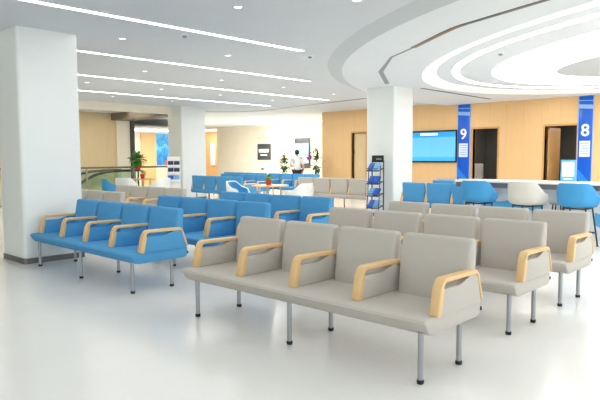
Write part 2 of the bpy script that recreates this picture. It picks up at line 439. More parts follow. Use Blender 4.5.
# ------------------------------------------------------------------ waiting benches
ARMS = [-1.195, -.582, .032, .645, 1.258]
def arm_strap_bm():
    c = [(.072, .418), (.090, .50), (.107, .580)]
    for k in range(1, 6):
        a = PI - k * (PI / 2 - .03) / 5
        c.append((.160 + .052 * math.cos(a), .588 + .05 * math.sin(a)))
    c += [(.34, .637), (.53, .634)]
    for k in range(1, 5):
        a = PI / 2 - k * 1.25 / 4
        c.append((.535 + .04 * math.cos(a), .594 + .04 * math.sin(a)))
    c += [(.618, .48), (.634, .43)]
    h = .0145; outer = []; inner = []
    for i, p in enumerate(c):
        a = c[max(i - 1, 0)]; b = c[min(i + 1, len(c) - 1)]
        dx, dz = b[0] - a[0], b[1] - a[1]; l = math.hypot(dx, dz); nx, nz = -dz / l, dx / l
        hh = h * (1.6 if i < 3 else (.7 if i > len(c) - 6 else 1))
        outer.append((p[0] + nx * hh, p[1] + nz * hh)); inner.append((p[0] - nx * hh, p[1] - nz * hh))
    bm = bmesh.new(); n = len(c); w = .033
    A = [[bm.verts.new((x, s * w, z)) for x, z in L] for s in (-1, 1) for L in (outer, inner)]
    oL, iL, oR, iR = A
    for k in range(n - 1):
        bm.faces.new((oL[k], oL[k + 1], oR[k + 1], oR[k])); bm.faces.new((iL[k], iR[k], iR[k + 1], iL[k + 1]))
        bm.faces.new((oL[k], iL[k], iL[k + 1], oL[k + 1])); bm.faces.new((oR[k], oR[k + 1], iR[k + 1], iR[k]))
    bm.faces.new((oL[0], oR[0], iR[0], iL[0])); bm.faces.new((oL[-1], iL[-1], iR[-1], oR[-1]))
    bmesh.ops.recalc_face_normals(bm, faces=bm.faces[:])
    es = [e for e in bm.edges if len(e.link_faces) == 2 and e.calc_face_angle(0) > .9]
    bmesh.ops.bevel(bm, geom=es, offset=.006, segments=2, profile=.5, affect='EDGES')
    return bm
def arm_panel_bm():
    pts = [(.097, .42), (.124, .562), (.140, .582), (.19, .584), (.31, .580), (.37, .585), (.415, .600), (.445, .618), (.50, .622), (.55, .615), (.572, .59), (.620, .428), (.62, .42)]
    return prism_xz(bmesh.new(), pts, -.027, .027, .006, 2)
def seat_bm():
    pts = [(-.060, .394), (-.054, .411), (-.03, .420), (.10, .421), (.30, .418), (.640, .424), (.650, .410), (.648, .350), (.632, .322), (.60, .312), (.03, .310), (.006, .314), (-.016, .335)]
    return prism_xz(bmesh.new(), pts, -1.207, 1.297, .013, 3)
def back_bm():
    bm = bmesh.new(); c = bmesh.ops.create_cube(bm, size=1)
    bmesh.ops.subdivide_edges(bm, edges=bm.edges[:], cuts=3, use_grid_fill=True)
    for v in bm.verts:
        u, s, t = v.co.x, v.co.y * 2, v.co.z + .5             # u: front(-)/rear(+), s: across, t: up
        w = .262 + .016 * min(1, t * 2.2)
        front = .462 + .085 * t; thick = .14 - .055 * t
        puff = .010 * (1 - s * s) * (1 - (2 * t - 1) ** 2)
        v.co = Vector((front + (u + .5) * thick + (-puff if u < 0 else puff * .5), s * w, .395 + t * .452))
    es = [e for e in bm.edges if e.calc_face_angle(0) > 1.0]
    bmesh.ops.bevel(bm, geom=es, offset=.026, segments=4, profile=.5, affect='EDGES')
    return bm
def make_bench(fabric, label, loc, rz=0):
    f = M[fabric]
    t = thing('waiting_bench', label, 'bench', loc, rz, 'four-seat waiting benches')
    obj('seat', seat_bm(), f, t, 40)
    b0 = None
    for s in (-.908, -.298, .312, .922):
        if b0 is None: b0 = obj('backrest', back_bm(), f, t, 60)
        else:
            c = b0.copy(); COL.objects.link(c); c.parent = t; b = c
        (b0 if s < -.9 else b).location = (0, s, 0)
    for k, yy in enumerate(ARMS):
        if k == 0: a = obj('armrest', arm_strap_bm(), M['arm_wood'], t); p = obj('arm_panel', arm_panel_bm(), f, a); a0, p0 = a, p
        else:
            a = a0.copy(); COL.objects.link(a); a.parent = t
            p = p0.copy(); COL.objects.link(p); p.parent = a
        a.location = (0, yy, 0)
    l0 = None
    for x in (0, .477):
        for yy in (-1.141, 0, 1.141):
            if l0 is None:
                l0 = obj('leg', tube(bmesh.new(), [(0, 0, .022), (0, 0, .325)], .0185, 14), M['leg_metal'], t)
                g0 = obj('glide', lathe(bmesh.new(), [(0, 0), (.02, 0), (.023, .008), (.023, .026), (.0, .027)], 14), M['black_rubber'], l0); l = l0
            else:
                l = l0.copy(); COL.objects.link(l); l.parent = t
                g = g0.copy(); COL.objects.link(g); g.parent = l
            l.location = (x, yy, 0)
    obj('care_tag', B(.636, .652, -1.212, -1.200, .352, .378), M['black_rubber'], t)
    return t
GB = make_bench('grey_fabric', 'grey four-seat bench with only bare white floor before it, in front of every other bench', (3.088, 3.071, 0))
BB = make_bench('blue_fabric', 'blue four-seat bench standing right beside the big white pillar with dark skirting', (3.165, 6.574, 0))
dup(GB, (4.44, 3.119, 0), 0, 'grey four-seat bench in the middle of the three grey benches lined up one behind another')
dup(GB, (5.628, 3.158, 0), 0, 'grey four-seat bench last of the three lined-up grey ones, just before the bar stools')
dup(BB, (4.359, 6.437, 0), 0, 'blue four-seat bench in the middle of three lined-up blue ones, behind the pillar bench')
dup(BB, (5.57, 6.47, 0), 0, 'blue four-seat bench last of three lined-up blue ones, before the table with a red pot')
dup(GB, (4.343, 9.86, 0), 0, 'grey four-seat bench half hidden behind the big white pillar and its blue bench')
dup(GB, (5.69, 10.06, 0), 0, 'grey four-seat bench before the glass railing, with white tub chairs behind it')
# benches of the farther groups, some with their backs to the viewer
dup(BB, (11.62, 6.22, 0), PI, 'blue bench with its back turned, between the middle pillar and the white counter')
dup(GB, (12.66, 10.42, 0), PI, 'grey bench with its back turned, between the brochure rack and a white-and-blue tub chair')
dup(BB, (11.76, 14.2, 0), PI, 'blue bench with its back turned, in front of the far pillar and white leaflet stand')
dup(BB, (12.5, 15.12, 0), 0, 'blue bench facing forward just behind the round table with the red pot')
dup(BB, (13.92, 14.2, 0), 0, 'dark-looking blue bench right in front of the standing person')
dup(BB, (13.95, 16.75, 0), 0, 'blue bench in the rear row, below the dark sign on the cream wall')
dup(BB, (13.1, 6.35, 0), PI, 'blue bench behind another blue bench, under the large wall screen', )
dup(GB, (14.3, 6.95, 0), PI, 'pale grey bench just below the large wall screen, behind two blue benches')

# ------------------------------------------------------------------ tub chairs and bar stools
def tub_shell_bm(rx, ry, zs, hb, ha, thick=.028, lip=.0):
    """bucket shell: opening towards +X, back at -X; zs = seat height"""
    bm = bmesh.new(); nu, rows = 40, []
    def rim(a):                       # a = angle from the back (0) to the front (pi)
        a = abs(a)
        if a < .6: return hb
        if a < 1.75:
            k = (a - .6) / 1.15; k = k * k * (3 - 2 * k); return hb + (ha - hb) * k
        if a < 2.45:
            k = (a - 1.75) / .7; k = k * k * (3 - 2 * k); return ha + (.015 - ha) * k
        return .015
    prof = [(.0, 0), (.35, 0), (.65, .003), (.86, .015), (.97, .05)]
    centre = bm.verts.new((0, 0, zs))
    for r, dz in prof[1:]:
        ring = []
        for k in range(nu):
            a = 2 * PI * k / nu - PI
            ca, sa = math.cos(a), math.sin(a); e = .8
            x = -math.copysign(abs(ca) ** e, ca) * rx * r; yy = math.copysign(abs(sa) ** e, sa) * ry * r
            f = min(1, rim(a) / .06)
            ring.append(bm.verts.new((x, yy, zs + dz * f)))
        rows.append(ring)
    for q in range(1, 6):
        ring = []
        for k in range(nu):
            a = 2 * PI * k / nu - PI
            ca, sa = math.cos(a), math.sin(a); e = .8; h = rim(a); t = q / 5
            g = .98 + .07 * t * min(1, h / .1) - (.03 * t * t if t == 1 else 0)
            x = -math.copysign(abs(ca) ** e, ca) * rx * g; yy = math.copysign(abs(sa) ** e, sa) * ry * g
            z = zs + (.05 * min(1, h / .06)) + (h - .05 * min(1, h / .06)) * t
            ring.append(bm.verts.new((x, yy, z)))
        rows.append(ring)
    for k in range(nu): bm.faces.new((centre, rows[0][k], rows[0][(k + 1) % nu]))
    for a, b in zip(rows, rows[1:]):
        for k in range(nu): bm.faces.new((a[k], b[k], b[(k + 1) % nu], a[(k + 1) % nu]))
    bmesh.ops.recalc_face_normals(bm, faces=bm.faces[:])
    bmesh.ops.solidify(bm, geom=bm.faces[:], thickness=thick)
    return bm
def make_stool(shell, label, loc, rz):
    t = thing('bar_stool', label, 'stool', loc, rz, 'bar stools at the counter')
    obj('seat_shell', tub_shell_bm(.27, .295, .625, .37, .17, .03), M[shell], t, 60)
    obj('seat_pad', lathe(bmesh.new(), [(0, .648), (.20, .648), (.225, .640), (.23, .626), (0, .626)], 28), M[shell], t)
    bm = bmesh.new()
    for s in (-1, 1): tube(bm, [(-.17, s * .17, .605), (.17, s * .17, .605)], .012, 8); tube(bm, [(s * .17, -.17, .605), (s * .17, .17, .605)], .012, 8)
    obj('under_frame', bm, M['dark_metal'], t)
    for sx in (-1, 1):
        for s in (-1, 1):
            l = obj('leg', tube(bmesh.new(), [(sx * .16, s * .16, .625), (sx * .235, s * .235, .01)], .0125, 10), M['dark_metal'], t)
            obj('glide', lathe(bmesh.new(), [(0, 0), (.016, 0), (.016, .014), (0, .014)], 10, (sx * .2355, s * .2355, 0)), M['black_rubber'], l)
    bm = bmesh.new(); q = .208
    for a, b in [((-q, -q), (q, -q)), ((q, -q), (q, q)), ((q, q), (-q, q)), ((-q, q), (-q, -q))]: tube(bm, [(*a, .22), (*b, .22)], .009, 8)
    obj('footrest', bm, M['dark_metal'], t)
    return t
make_stool('blue_shell', 'blue tub bar stool at the counter directly below the panel numbered 9', (9.55, 4.84, 0), .08)
make_stool('grey_shell', 'pale grey tub bar stool at the counter, between two blue ones', (9.55, 3.99, 0), -.04)
make_stool('blue_shell', 'blue tub bar stool at the counter beside the small framed placard', (9.55, 3.20, 0), .02)

def make_tub(shell, pad, label, loc, rz):
    t = thing('tub_chair', label, 'chair', loc, rz, 'tub chairs around the round tables')
    obj('seat_shell', tub_shell_bm(.29, .32, .40, .40, .22, .03), M[shell], t, 60)
    obj('seat_pad', tub_shell_bm(.245, .275, .435, .33, .17, .025), M[pad], t, 60)
    for sx in (-1, 1):
        for s in (-1, 1):
            obj('leg', tube(bmesh.new(), [(sx * .15, s * .16, .41), (sx * .22, s * .23, 0)], .013, 10, True, .009), M['arm_wood'], t)
    return t
make_tub('white_plastic', 'blue_shell', 'white tub chair with blue lining, on the pillar side of the table behind blue benches', (9.95, 11.72, 0), -1.2)
make_tub('white_plastic', 'blue_shell', 'white tub chair with blue lining, next to the grey bench seen from behind', (10.15, 9.73, 0), 1.7)
make_tub('blue_shell', 'blue_shell', 'plain blue tub chair by the glass railing', (8.72, 15.95, 0), -.3)
make_tub('white_plastic', 'white_plastic', 'plain white tub chair beside the blue tub chair at the railing', (9.5, 16.5, 0), .6)
make_tub('white_plastic', 'white_plastic', 'plain white tub chair before the white leaflet stand', (10.02, 15.5, 0), 1.9)

def round_table(label, loc, r):
    t = thing('round_table', label, 'table', loc, 0, 'round wooden tables')
    obj('tabletop', lathe(bmesh.new(), [(0, .69), (r - .02, .69), (r, .70), (r, .715), (r - .008, .72), (0, .72)], 40), M['arm_wood'], t)
    for k in range(4):
        a = PI / 4 + k * PI / 2 + .3
        obj('leg', tube(bmesh.new(), [(r * .55 * math.cos(a), r * .55 * math.sin(a), .695), (r * .72 * math.cos(a), r * .72 * math.sin(a), 0)], .022, 10, True, .015), M['arm_wood'], t)
    return t
round_table('round wooden table behind the blue benches, with tub chairs white outside and blue inside', (10.09, 10.69, 0), .47)
round_table('round wooden table in front of the glass railing', (10.5, 17.2, 0), .40)

# ------------------------------------------------------------------ plants
def leaf(bm, p, d, L, w, droop=.3):
    d = d.normalized(); s = d.cross(Vector((0, 0, 1)))
    if s.length < .01: s = Vector((1, 0, 0))
    s.normalize(); pts = []
    for k in range(4):
        t = k / 3; c = p + d * L * t + Vector((0, 0, -droop * L * t * t)); ww = w * math.sin(PI * (.12 + .8 * t)) * .5
        pts.append((c - s * ww, c + Vector((0, 0, -.12 * w)), c + s * ww))
    V = [[bm.verts.new(q) for q in row] for row in pts]
    for a, b in zip(V, V[1:]):
        bm.faces.new((a[0], a[1], b[1], b[0])); bm.faces.new((a[1], a[2], b[2], b[1]))
def foliage(n, c, rad, L, w, seed, up=.3):
    r = random.Random(seed); bm = bmesh.new()
    for _ in range(n):
        v = Vector((r.gauss(0, 1), r.gauss(0, 1), r.gauss(0, 1))).normalized()
        p = Vector(c) + Vector((v.x * rad[0], v.y * rad[1], v.z * rad[2])) * r.uniform(.2, 1)
        leaf(bm, p, v + Vector((0, 0, up)), L * r.uniform(.7, 1.2), w * r.uniform(.8, 1.2))
    return bm
def pot_bm(r, h): return lathe(bmesh.new(), [(0, 0), (r * .72, 0), (r * .98, h * .88), (r * 1.04, h * .9), (r * 1.04, h), (r * .9, h), (r * .88, h * .86), (0, h * .86)], 24)
def small_plant(label, loc):
    t = thing('potted_plant', label, 'plant', loc, 0, 'small plants in red pots')
    p = obj('pot', pot_bm(.085, .15), M['red_pot'], t); obj('soil', lathe(bmesh.new(), [(0, .132), (.07, .132), (.07, .136), (0, .136)], 20), M['soil'], p)
    obj('foliage', foliage(70, (0, 0, .2), (.10, .10, .06), .08, .035, hash(label) % 99), M['leaf'], t)
small_plant('small green plant in a red pot on the table behind the blue benches', (10.02, 10.66, .72))
small_plant('small green plant in a red pot on the table by the glass railing', (10.46, 17.16, .72))

t = thing('potted_plant', 'leafy green plant in a red pot on a slim stand at the railing', 'plant', (10.52, 17.05 - .45 + .33, 0), 0)
t.location = (10.62, 17.68, 0)
obj('stand', lathe(bmesh.new(), [(0, 0), (.13, 0), (.13, .02), (.03, .05), (.025, .95), (.10, .97), (.10, .99), (0, .99)], 20), M['dark_metal'], t)
obj('pot', lathe(bmesh.new(), [(0, .99), (.075, .99), (.10, 1.11), (.10, 1.12), (.085, 1.12), (.08, 1.10), (0, 1.10)], 24), M['red_pot'], t)
obj('foliage', foliage(120, (0, 0, 1.38), (.2, .2, .18), .17, .12, 5), M['leaf'], t)
bm = bmesh.new()
for k in range(6):
    a = k * 1.05; tube(bm, [(0, 0, 1.1), (.06 * math.cos(a), .06 * math.sin(a), 1.25), (.16 * math.cos(a), .16 * math.sin(a), 1.42)], .007, 6)
obj('stem', bm, M['stem'], t)

def big_plant(label, loc, zc, rad, n, flower, fmat, seed):
    t = thing('potted_plant', label, 'plant', loc, 0)
    p = obj('pot', pot_bm(.2, .5), M['white_plastic'], t); obj('soil', lathe(bmesh.new(), [(0, .435), (.17, .435), (.17, .44), (0, .44)], 20), M['soil'], p)
    bm = bmesh.new()
    tube(bm, [(0, 0, .42), (.03, .01, .7), (-.03, -.02, .95), (.02, .03, zc + rad[2] * .6)], .022, 8, True, .01)
    for k in range(5):
        a = k * 1.3; z = .7 + k * .14; tube(bm, [(0, 0, z), (.1 * math.cos(a), .1 * math.sin(a), z + .1), (.2 * math.cos(a), .2 * math.sin(a), z + .14)], .009, 6)
    obj('stem', bm, M['stem'], t)
    obj('foliage', foliage(n, (0, 0, zc), rad, .15, .06, seed), M['leaf_dark'], t)
    bm = bmesh.new(); r = random.Random(seed + 1)
    for (fx, fy, fz, fr, fn) in flower:
        for _ in range(fn):
            v = Vector((r.gauss(0, 1), r.gauss(0, 1), r.gauss(0, 1))).normalized(); leaf(bm, Vector((fx, fy, fz)) + v * fr * r.uniform(.2, 1), v, .06, .05, .2)
    obj('flower', bm, M[fmat], t)
big_plant('bushy dark plant with a pink flower head beside the standing person', (16.5, 16.62, 0), 1.12, (.24, .24, .36), 170, [(-.02, .02, 1.52, .07, 40)], 'red_flower', 11)
big_plant('tall plant with magenta blossoms at the corner of the timber wall', (16.45, 14.9, 0), 1.2, (.2, .2, .55), 170, [(-.12, .2, 1.5, .12, 60), (-.1, .34, 1.42, .09, 40)], 'purple', 21)

# ------------------------------------------------------------------ glass railing and escalator rails
t = thing('glass_railing', 'green-tinted glass railing with a metal handrail beyond the grey bench', 'railing', (0, 0, 0))
obj('handrail', tube(bmesh.new(), [(2, 18.0, 1.09), (12.4, 18.0, 1.09)], .032, 12), M['beam_shade_rail_brown'], t)
for k in range(7):
    x = 2.2 + k * 1.69
    obj('post', B(x - .02, x + .02, 17.975, 18.025, 0, 1.07), M['leg_metal'], t)
    if k < 6: obj('glass_panel', B(x + .03, x + 1.66, 17.994, 18.006, .06, 1.03), M['green_glass'], t)
obj('bottom_rail', B(2, 12.4, 17.97, 18.03, 0, .05), M['leg_metal'], t)
pathA = [(8.3, 18.7, -.2), (8.9, 18.7, .42), (9.25, 18.7, .68), (9.6, 18.7, .84), (10.0, 18.7, .93), (10.5, 18.7, .96), (11.2, 18.7, .96)]
for dy, lab in ((0, 'dark curved escalator handrail just behind the glass railing'), (1.1, 'dark curved escalator handrail on the far side of the stairwell')):
    t = thing('escalator_rail', lab, 'handrail', (0, 0, 0), 0, 'escalator handrails')
    P = [(x, yy + dy, z) for x, yy, z in pathA]
    obj('handrail', tube(bmesh.new(), P, .045, 12), M['dark_trim'], t)
    bm = bmesh.new()
    for a, b in zip(P, P[1:]):
        q = [(a[0], a[1], a[2] - .03), (b[0], b[1], b[2] - .03), (b[0], b[1], b[2] - .95), (a[0], a[1], a[2] - .95)]
        u = [bm.verts.new((c[0], c[1] - .008, c[2])) for c in q]; v = [bm.verts.new((c[0], c[1] + .008, c[2])) for c in q]
        bm.faces.new(u); bm.faces.new(v[::-1])
        for k in range(4): bm.faces.new((u[k], v[k], v[(k + 1) % 4], u[(k + 1) % 4]))
    obj('glass_panel', bm, M['green_glass'], t)
    bm = bmesh.new()
    for a, b in zip(P, P[1:]):
        prism = [(a[0], a[2] - .95), (b[0], b[2] - .95), (b[0], b[2] - 1.25), (a[0], a[2] - 1.25)]
        prism_xz(bm, prism, a[1] - .1, a[1] + .1)
    obj('side_skirt', bm, M['leg_metal'], t)

# ------------------------------------------------------------------ counter
t = thing('service_counter', 'long white-topped service counter with a grey fascia behind the bar stools', 'counter', (10.0, 0, 0))
obj('countertop', B(0, .72, -6.5, 5.56, .935, .972, bev=.006), M['counter_top'], t)
obj('fascia', B(.012, .70, -6.48, 5.54, .85, .935), M['fascia_grey'], t)
bm = bmesh.new(); box(bm, .36, .42, -6.4, 5.44, 0, .85)
obj('front_panel', bm, mat('marbled_panel', srgb(222, 228, 230), .35, var=.14, scale=5), t)
for yy in (-6.3, -3.4, -.4, 2.4, 5.40): obj('support_post', B(.1, .16, yy - .03, yy + .03, 0, .85), M['leg_metal'], t)
for (c0, c1, z0, z1) in [(4.05, 5.2, .36, .66), (2.1, 3.2, .2, .5), (.2, 1.3, .3, .6)]:
    bm = bmesh.new(); pts = []
    for k in range(17):
        s = k / 16; pts.append((c0 + (c1 - c0) * s, z0 + .09 * math.sin(6 * s) + .1 * s))
    for k in range(17):
        s = 1 - k / 16; pts.append((c0 + (c1 - c0) * s, z1 + .08 * math.sin(5 * s + 1)))
    a = [bm.verts.new((.352, yy, z)) for yy, z in pts]; b = [bm.verts.new((.36, yy, z)) for yy, z in pts]
    n = len(pts); bm.faces.new(a); bm.faces.new(b[::-1])
    for k in range(n): bm.faces.new((a[k], b[k], b[(k + 1) % n], a[(k + 1) % n]))
    obj('wave_graphic', bm, M['sky_blue'], t)
# small low stool pushed under the counter
t = thing('low_stool', 'small backless grey stool tucked under the counter between two bar stools', 'stool', (10.16, 3.72, 0))
obj('seat', lathe(bmesh.new(), [(0, .60), (.13, .60), (.14, .61), (.14, .63), (.13, .64), (0, .64)], 24), M['counter_grey'], t)
for k in range(4):
    a = PI / 4 + k * PI / 2
    obj('leg', tube(bmesh.new(), [(.09 * math.cos(a), .09 * math.sin(a), .6), (.15 * math.cos(a), .15 * math.sin(a), 0)], .011, 8), M['dark_metal'], t)
# placard
t = thing('placard', 'upright placard with a light blue frame and blank white square on the counter', 'sign', (10.4, 3.66, .972), .0)
obj('base', B(-.05, .05, -.13, .13, 0, .012, bev=.003), M['clear_glass'], t)
obj('frame', B(-.008, .008, -.125, .125, .01, .37, bev=.003), M['sky_blue'], t)
obj('card', B(-.011, -.008, -.098, .098, .09, .335), M['ink_white'], t)
obj('text_band', B(-.011, -.008, -.07, .07, .035, .06), M['ink_white'], t)

# ------------------------------------------------------------------ numbered banners, wall screen, signs
def digit(ch, size, material, parent, loc, shear=0):
    cu = bpy.data.curves.new('digit', 'FONT'); cu.body = ch; cu.size = size; cu.align_x = 'CENTER'; cu.extrude = .004; cu.shear = shear; cu.offset = .008
    o = bpy.data.objects.new('tmp', cu); COL.objects.link(o)
    dg = bpy.context.evaluated_depsgraph_get(); me = bpy.data.meshes.new_from_object(o.evaluated_get(dg)); bpy.data.objects.remove(o)
    me.transform(Matrix(((0, 0, -1, 0), (-1, 0, 0, 0), (0, 1, 0, 0), (0, 0, 0, 1))))
    me.materials.clear(); me.materials.append(material)
    q = bpy.data.objects.new('number', me); COL.objects.link(q); q.parent = parent; q.location = loc
    return q
def banner(ch, yc, w, label):
    t = thing('number_banner', label, 'sign', (16.997, yc, 0), 0, 'blue number banners')
    obj('panel', B(-.03, 0, -w / 2, w / 2, 0, 3.02, bev=.004), M['banner_blue'], t)
    bm = bmesh.new(); box(bm, -.026, 0, -w / 2 - .018, -w / 2, 0, 3.02); box(bm, -.026, 0, w / 2, w / 2 + .018, 0, 3.02)
    obj('edge_strip', bm, M['banner_pale'], t)
    bm = bmesh.new()
    for z0, z1, dz in ((2.90, 2.92, .02), (2.70, 2.81, .03)):
        q = [(-w / 2, z0 - dz), (w / 2, z0), (w / 2, z1), (-w / 2, z1 - dz)]
        a = [bm.verts.new((-.034, yy, z)) for yy, z in q]; b = [bm.verts.new((-.03, yy, z)) for yy, z in q]
        bm.faces.new(a); bm.faces.new(b[::-1])
        for k in range(4): bm.faces.new((a[k], b[k], b[(k + 1) % 4], a[(k + 1) % 4]))
    obj('stripe', bm, M['banner_pale'], t)
    digit(ch, .45, M['ink_white'], t, (-.034, 0, 1.955))
    nt = obj('notice', B(-.036, -.03, -w * .38, w * .38, 1.39, 1.82), M['notice_white'], t)
    bm = bmesh.new()
    for k in range(5): box(bm, -.038, -.036, -w * .3, w * (.3 - .05 * (k % 3)), 1.74 - k * .07, 1.765 - k * .07)
    obj('text_line', bm, M['banner_pale'], nt)
    bm = bmesh.new()
    q = [(-w / 2, .5), (w / 2, .8), (w / 2, 1.08), (-w / 2, .66)]
    a = [bm.verts.new((-.0335, yy, z)) for yy, z in q]; b = [bm.verts.new((-.03, yy, z)) for yy, z in q]
    bm.faces.new(a); bm.faces.new(b[::-1])
    for k in range(4): bm.faces.new((a[k], b[k], b[(k + 1) % 4], a[(k + 1) % 4]))
    obj('swoosh', bm, mat('swoosh_blue', srgb(28, 132, 232), .4), t)
banner('9', 9.165, .40, 'tall blue wall banner with a white number 9')
banner('8', 5.565, .36, 'tall blue wall banner with a white number 8')

t = thing('wall_screen', 'large light blue display screen on the timber wall next to banner 9', 'screen', (17.0, 10.28, 0))
obj('bezel', B(-.07, 0, -.90, .90, 1.22, 2.25, bev=.008), M['black_rubber'], t)
sc_ = obj('display', B(-.075, -.07, -.86, .86, 1.27, 2.20), M['tv_picture'], t)
bm = bmesh.new(); box(bm, -.078, -.075, -.22, .42, 2.10, 2.165)
obj('heading_bar', bm, M['lit_white'], sc_)
bm = bmesh.new(); box(bm, -.0775, -.075, -.72, -.12, 1.90, 1.915); box(bm, -.0775, -.075, -.70, -.16, 1.82, 1.832); box(bm, -.0775, -.075, -.004, .004, 1.42, 2.02)
obj('picture_line', bm, M['banner_pale'], sc_)

t = thing('wall_sign', 'dark rectangular sign with white lettering bars on the cream wall', 'sign', (21.5, 23.18, 0))
obj('panel', B(-.05, 0, -.5, .5, 1.28, 2.12, bev=.006), M['sign_dark'], t)
bm = bmesh.new(); box(bm, -.055, -.05, -.38, .38, 1.68, 1.84); box(bm, -.055, -.05, -.25, .25, 1.5, 1.56)
obj('lettering', bm, M['lit_white'], t)
t = thing('wall_mounted_display', 'tall portrait display with dark ends and a pale blue picture behind the person', 'screen', (21.46, 20.33, 0))
obj('housing', B(-.1, .04, -.48, .48, .87, 2.36, bev=.01), M['sign_dark'], t)
obj('display', B(-.105, -.1, -.46, .46, 1.12, 2.1), M['totem_picture'], t)
t = thing('wall_socket', 'tiny grey socket plate low on the cream wall', 'socket', (21.5, 23.35, .79))
obj('plate', B(-.015, 0, -.12, .12, -.06, .06, bev=.004), M['counter_grey'], t)
obj('outlet', B(-.018, -.015, -.05, .05, -.03, .03), M['dark_trim'], t)
t = thing('wall_poster', 'tall blue seascape picture on the lobby wall seen over the railing', 'picture', (17.7, 27.0, 0))
obj('board', B(-.43, .45, -.05, 0, 1.0, 2.68, bev=.004), M['white_plastic'], t)
obj('print', B(-.41, .43, -.055, -.05, 1.02, 2.66), M['sea_picture'], t)
bm = bmesh.new(); box(bm, .12, .42, -.062, -.055, 1.03, 1.28); obj('red_patch', bm, M['red_flower'], t)

# ------------------------------------------------------------------ brochure racks
t = thing('brochure_rack', 'black wire brochure rack with blue booklets against the middle pillar', 'rack', (11.12, 8.23, 0), .0)
bm = bmesh.new()
for s in (-1, 1):
    tube(bm, [(.10, s * .165, 0), (.10, s * .165, 1.32)], .014, 8); tube(bm, [(-.10, s * .165, 0), (-.02, s * .165, 1.2)], .010, 8)
    for z in (.22, .5, .78, 1.08): tube(bm, [(-.12, s * .165, z), (.10, s * .165, z + .06)], .010, 8)
for z in (.22, .5, .78, 1.08):
    tube(bm, [(-.12, -.165, z), (-.12, .165, z)], .010, 8); tube(bm, [(-.13, -.165, z + .06), (-.13, .165, z + .06)], .006, 8); tube(bm, [(.1, -.165, z + .06), (.1, .165, z + .06)], .006, 8)
    for k in range(5): tube(bm, [(-.12, -.13 + k * .065, z), (.1, -.13 + k * .065, z + .06)], .004, 6)
for s in (-1, 1): tube(bm, [(-.16, s * .165, .014), (.13, s * .165, .014)], .014, 8)
obj('wire_frame', bm, M['dark_metal'], t)
h = obj('header_board', B(.085, .105, -.165, .165, 1.28, 1.44, bev=.003), M['black_rubber'], t)
bm = bmesh.new(); box(bm, .082, .085, -.11, .04, 1.34, 1.37)
obj('lettering', bm, M['counter_grey'], h)
def booklet(bm_name, material, loc, tilt, size, label, group):
    o = obj(bm_name, B(-size[2] / 2, size[2] / 2, -size[1] / 2, size[1] / 2, 0, size[0], bev=.003), material)
    o.location = loc; o.rotation_euler = (0, tilt, 0); return tag(o, label, 'booklet', group)
TN = ['top tier', 'second tier', 'third tier', 'lowest tier']
for i, z in enumerate((1.095, .795, .515, .235)):
    for k in (0, 1):
        m_ = M['booklet_blue'] if (i + k) % 3 else M['booklet_pale']
        booklet('brochure', m_, (11.12 - .10, 8.23 + (.076 if k else -.076), z), math.radians(38), (.2, .142, .045),
                '%s brochures on the %s of the black rack, side by the %s' % ('blue' if m_ is M['booklet_blue'] else 'pale blue', TN[i], 'pillar' if k == 0 else 'grey bench'), 'brochures in the black rack')

t = thing('leaflet_stand', 'white leaflet stand in front of the far pillar by the railing', 'rack', (10.86, 15.95, 0), .9)
bm = bmesh.new(); prism_xz(bm, [(-.18, .0), (.14, .0), (.14, .04), (.06, 1.44), (.02, 1.44), (-.14, .1)], -.2, .2, .004, 1)
obj('board', bm, M['white_plastic'], t)
for z in (1.2, .98, .74, .5): obj('pocket', B(-.15 + (z - .5) * .14 - .03, -.09 + (z - .5) * .14, -.19, .19, z - .1, z - .02), M['white_plastic'], t)
Rm = Matrix.Translation(Vector((10.86, 15.95, 0))) @ Matrix.Rotation(.9, 4, 'Z')
for i, z in enumerate((1.2, .98, .74)):
    for k in (0, 1):
        o = obj('leaflet', B(-.012, .012, -.085, .085, 0, .13, bev=.002), M['booklet_navy'] if i < 2 else (M['booklet_blue'] if k else M['booklet_pale']))
        p = Rm @ Vector((-.11 + (z - .5) * .14 - .015, -.095 + k * .19, z - .03)); o.location = p; o.rotation_euler = (0, .12, .9)
        tag(o, '%s leaflet in the %s pocket of the white stand, %s' % ('navy' if i < 2 else ('blue' if k else 'pale blue'), ('top', 'second', 'third')[i], 'half next to the railing' if k else 'half next to the pillar'), 'leaflet', 'leaflets in the white stand')

# ------------------------------------------------------------------ office chairs glimpsed through the dark doorway
def office_chair(label, loc, rz):
    t = thing('office_chair', label, 'chair', loc, rz, 'office chairs in the dark room')
    obj('seat', B(-.24, .24, -.24, .24, .44, .52, bev=.03, seg=3), M['dark_cloth'], t)
    bm = bmesh.new(); box(bm, -.28, -.21, -.22, .22, .62, 1.12, bev=.03, seg=3); obj('backrest', bm, M['dark_cloth'], t)
    bm = bmesh.new(); tube(bm, [(-.2, 0, .46), (-.3, 0, .5), (-.29, 0, .8)], .02, 8); obj('back_support', bm, M['dark_metal'], t)
    obj('column', tube(bmesh.new(), [(0, 0, .08), (0, 0, .45)], .03, 10), M['dark_metal'], t)
    bm = bmesh.new()
    for k in range(5):
        a = k * 2 * PI / 5; tube(bm, [(0, 0, .1), (.28 * math.cos(a), .28 * math.sin(a), .06)], .02, 8)
    b = obj('base', bm, M['dark_metal'], t)
    for k in range(5):
        a = k * 2 * PI / 5; obj('caster', tube(bmesh.new(), [(.28 * math.cos(a) - .02, .28 * math.sin(a), .03), (.28 * math.cos(a) + .02, .28 * math.sin(a), .03)], .03, 10), M['black_rubber'], b)
    return t
office_chair('black office chair draped with a white coat in the dark doorway', (18.2, 9.3, 0), .2)
office_chair('black office chair without a coat, deeper in the dark doorway', (18.6, 8.55, 0), 2.2)
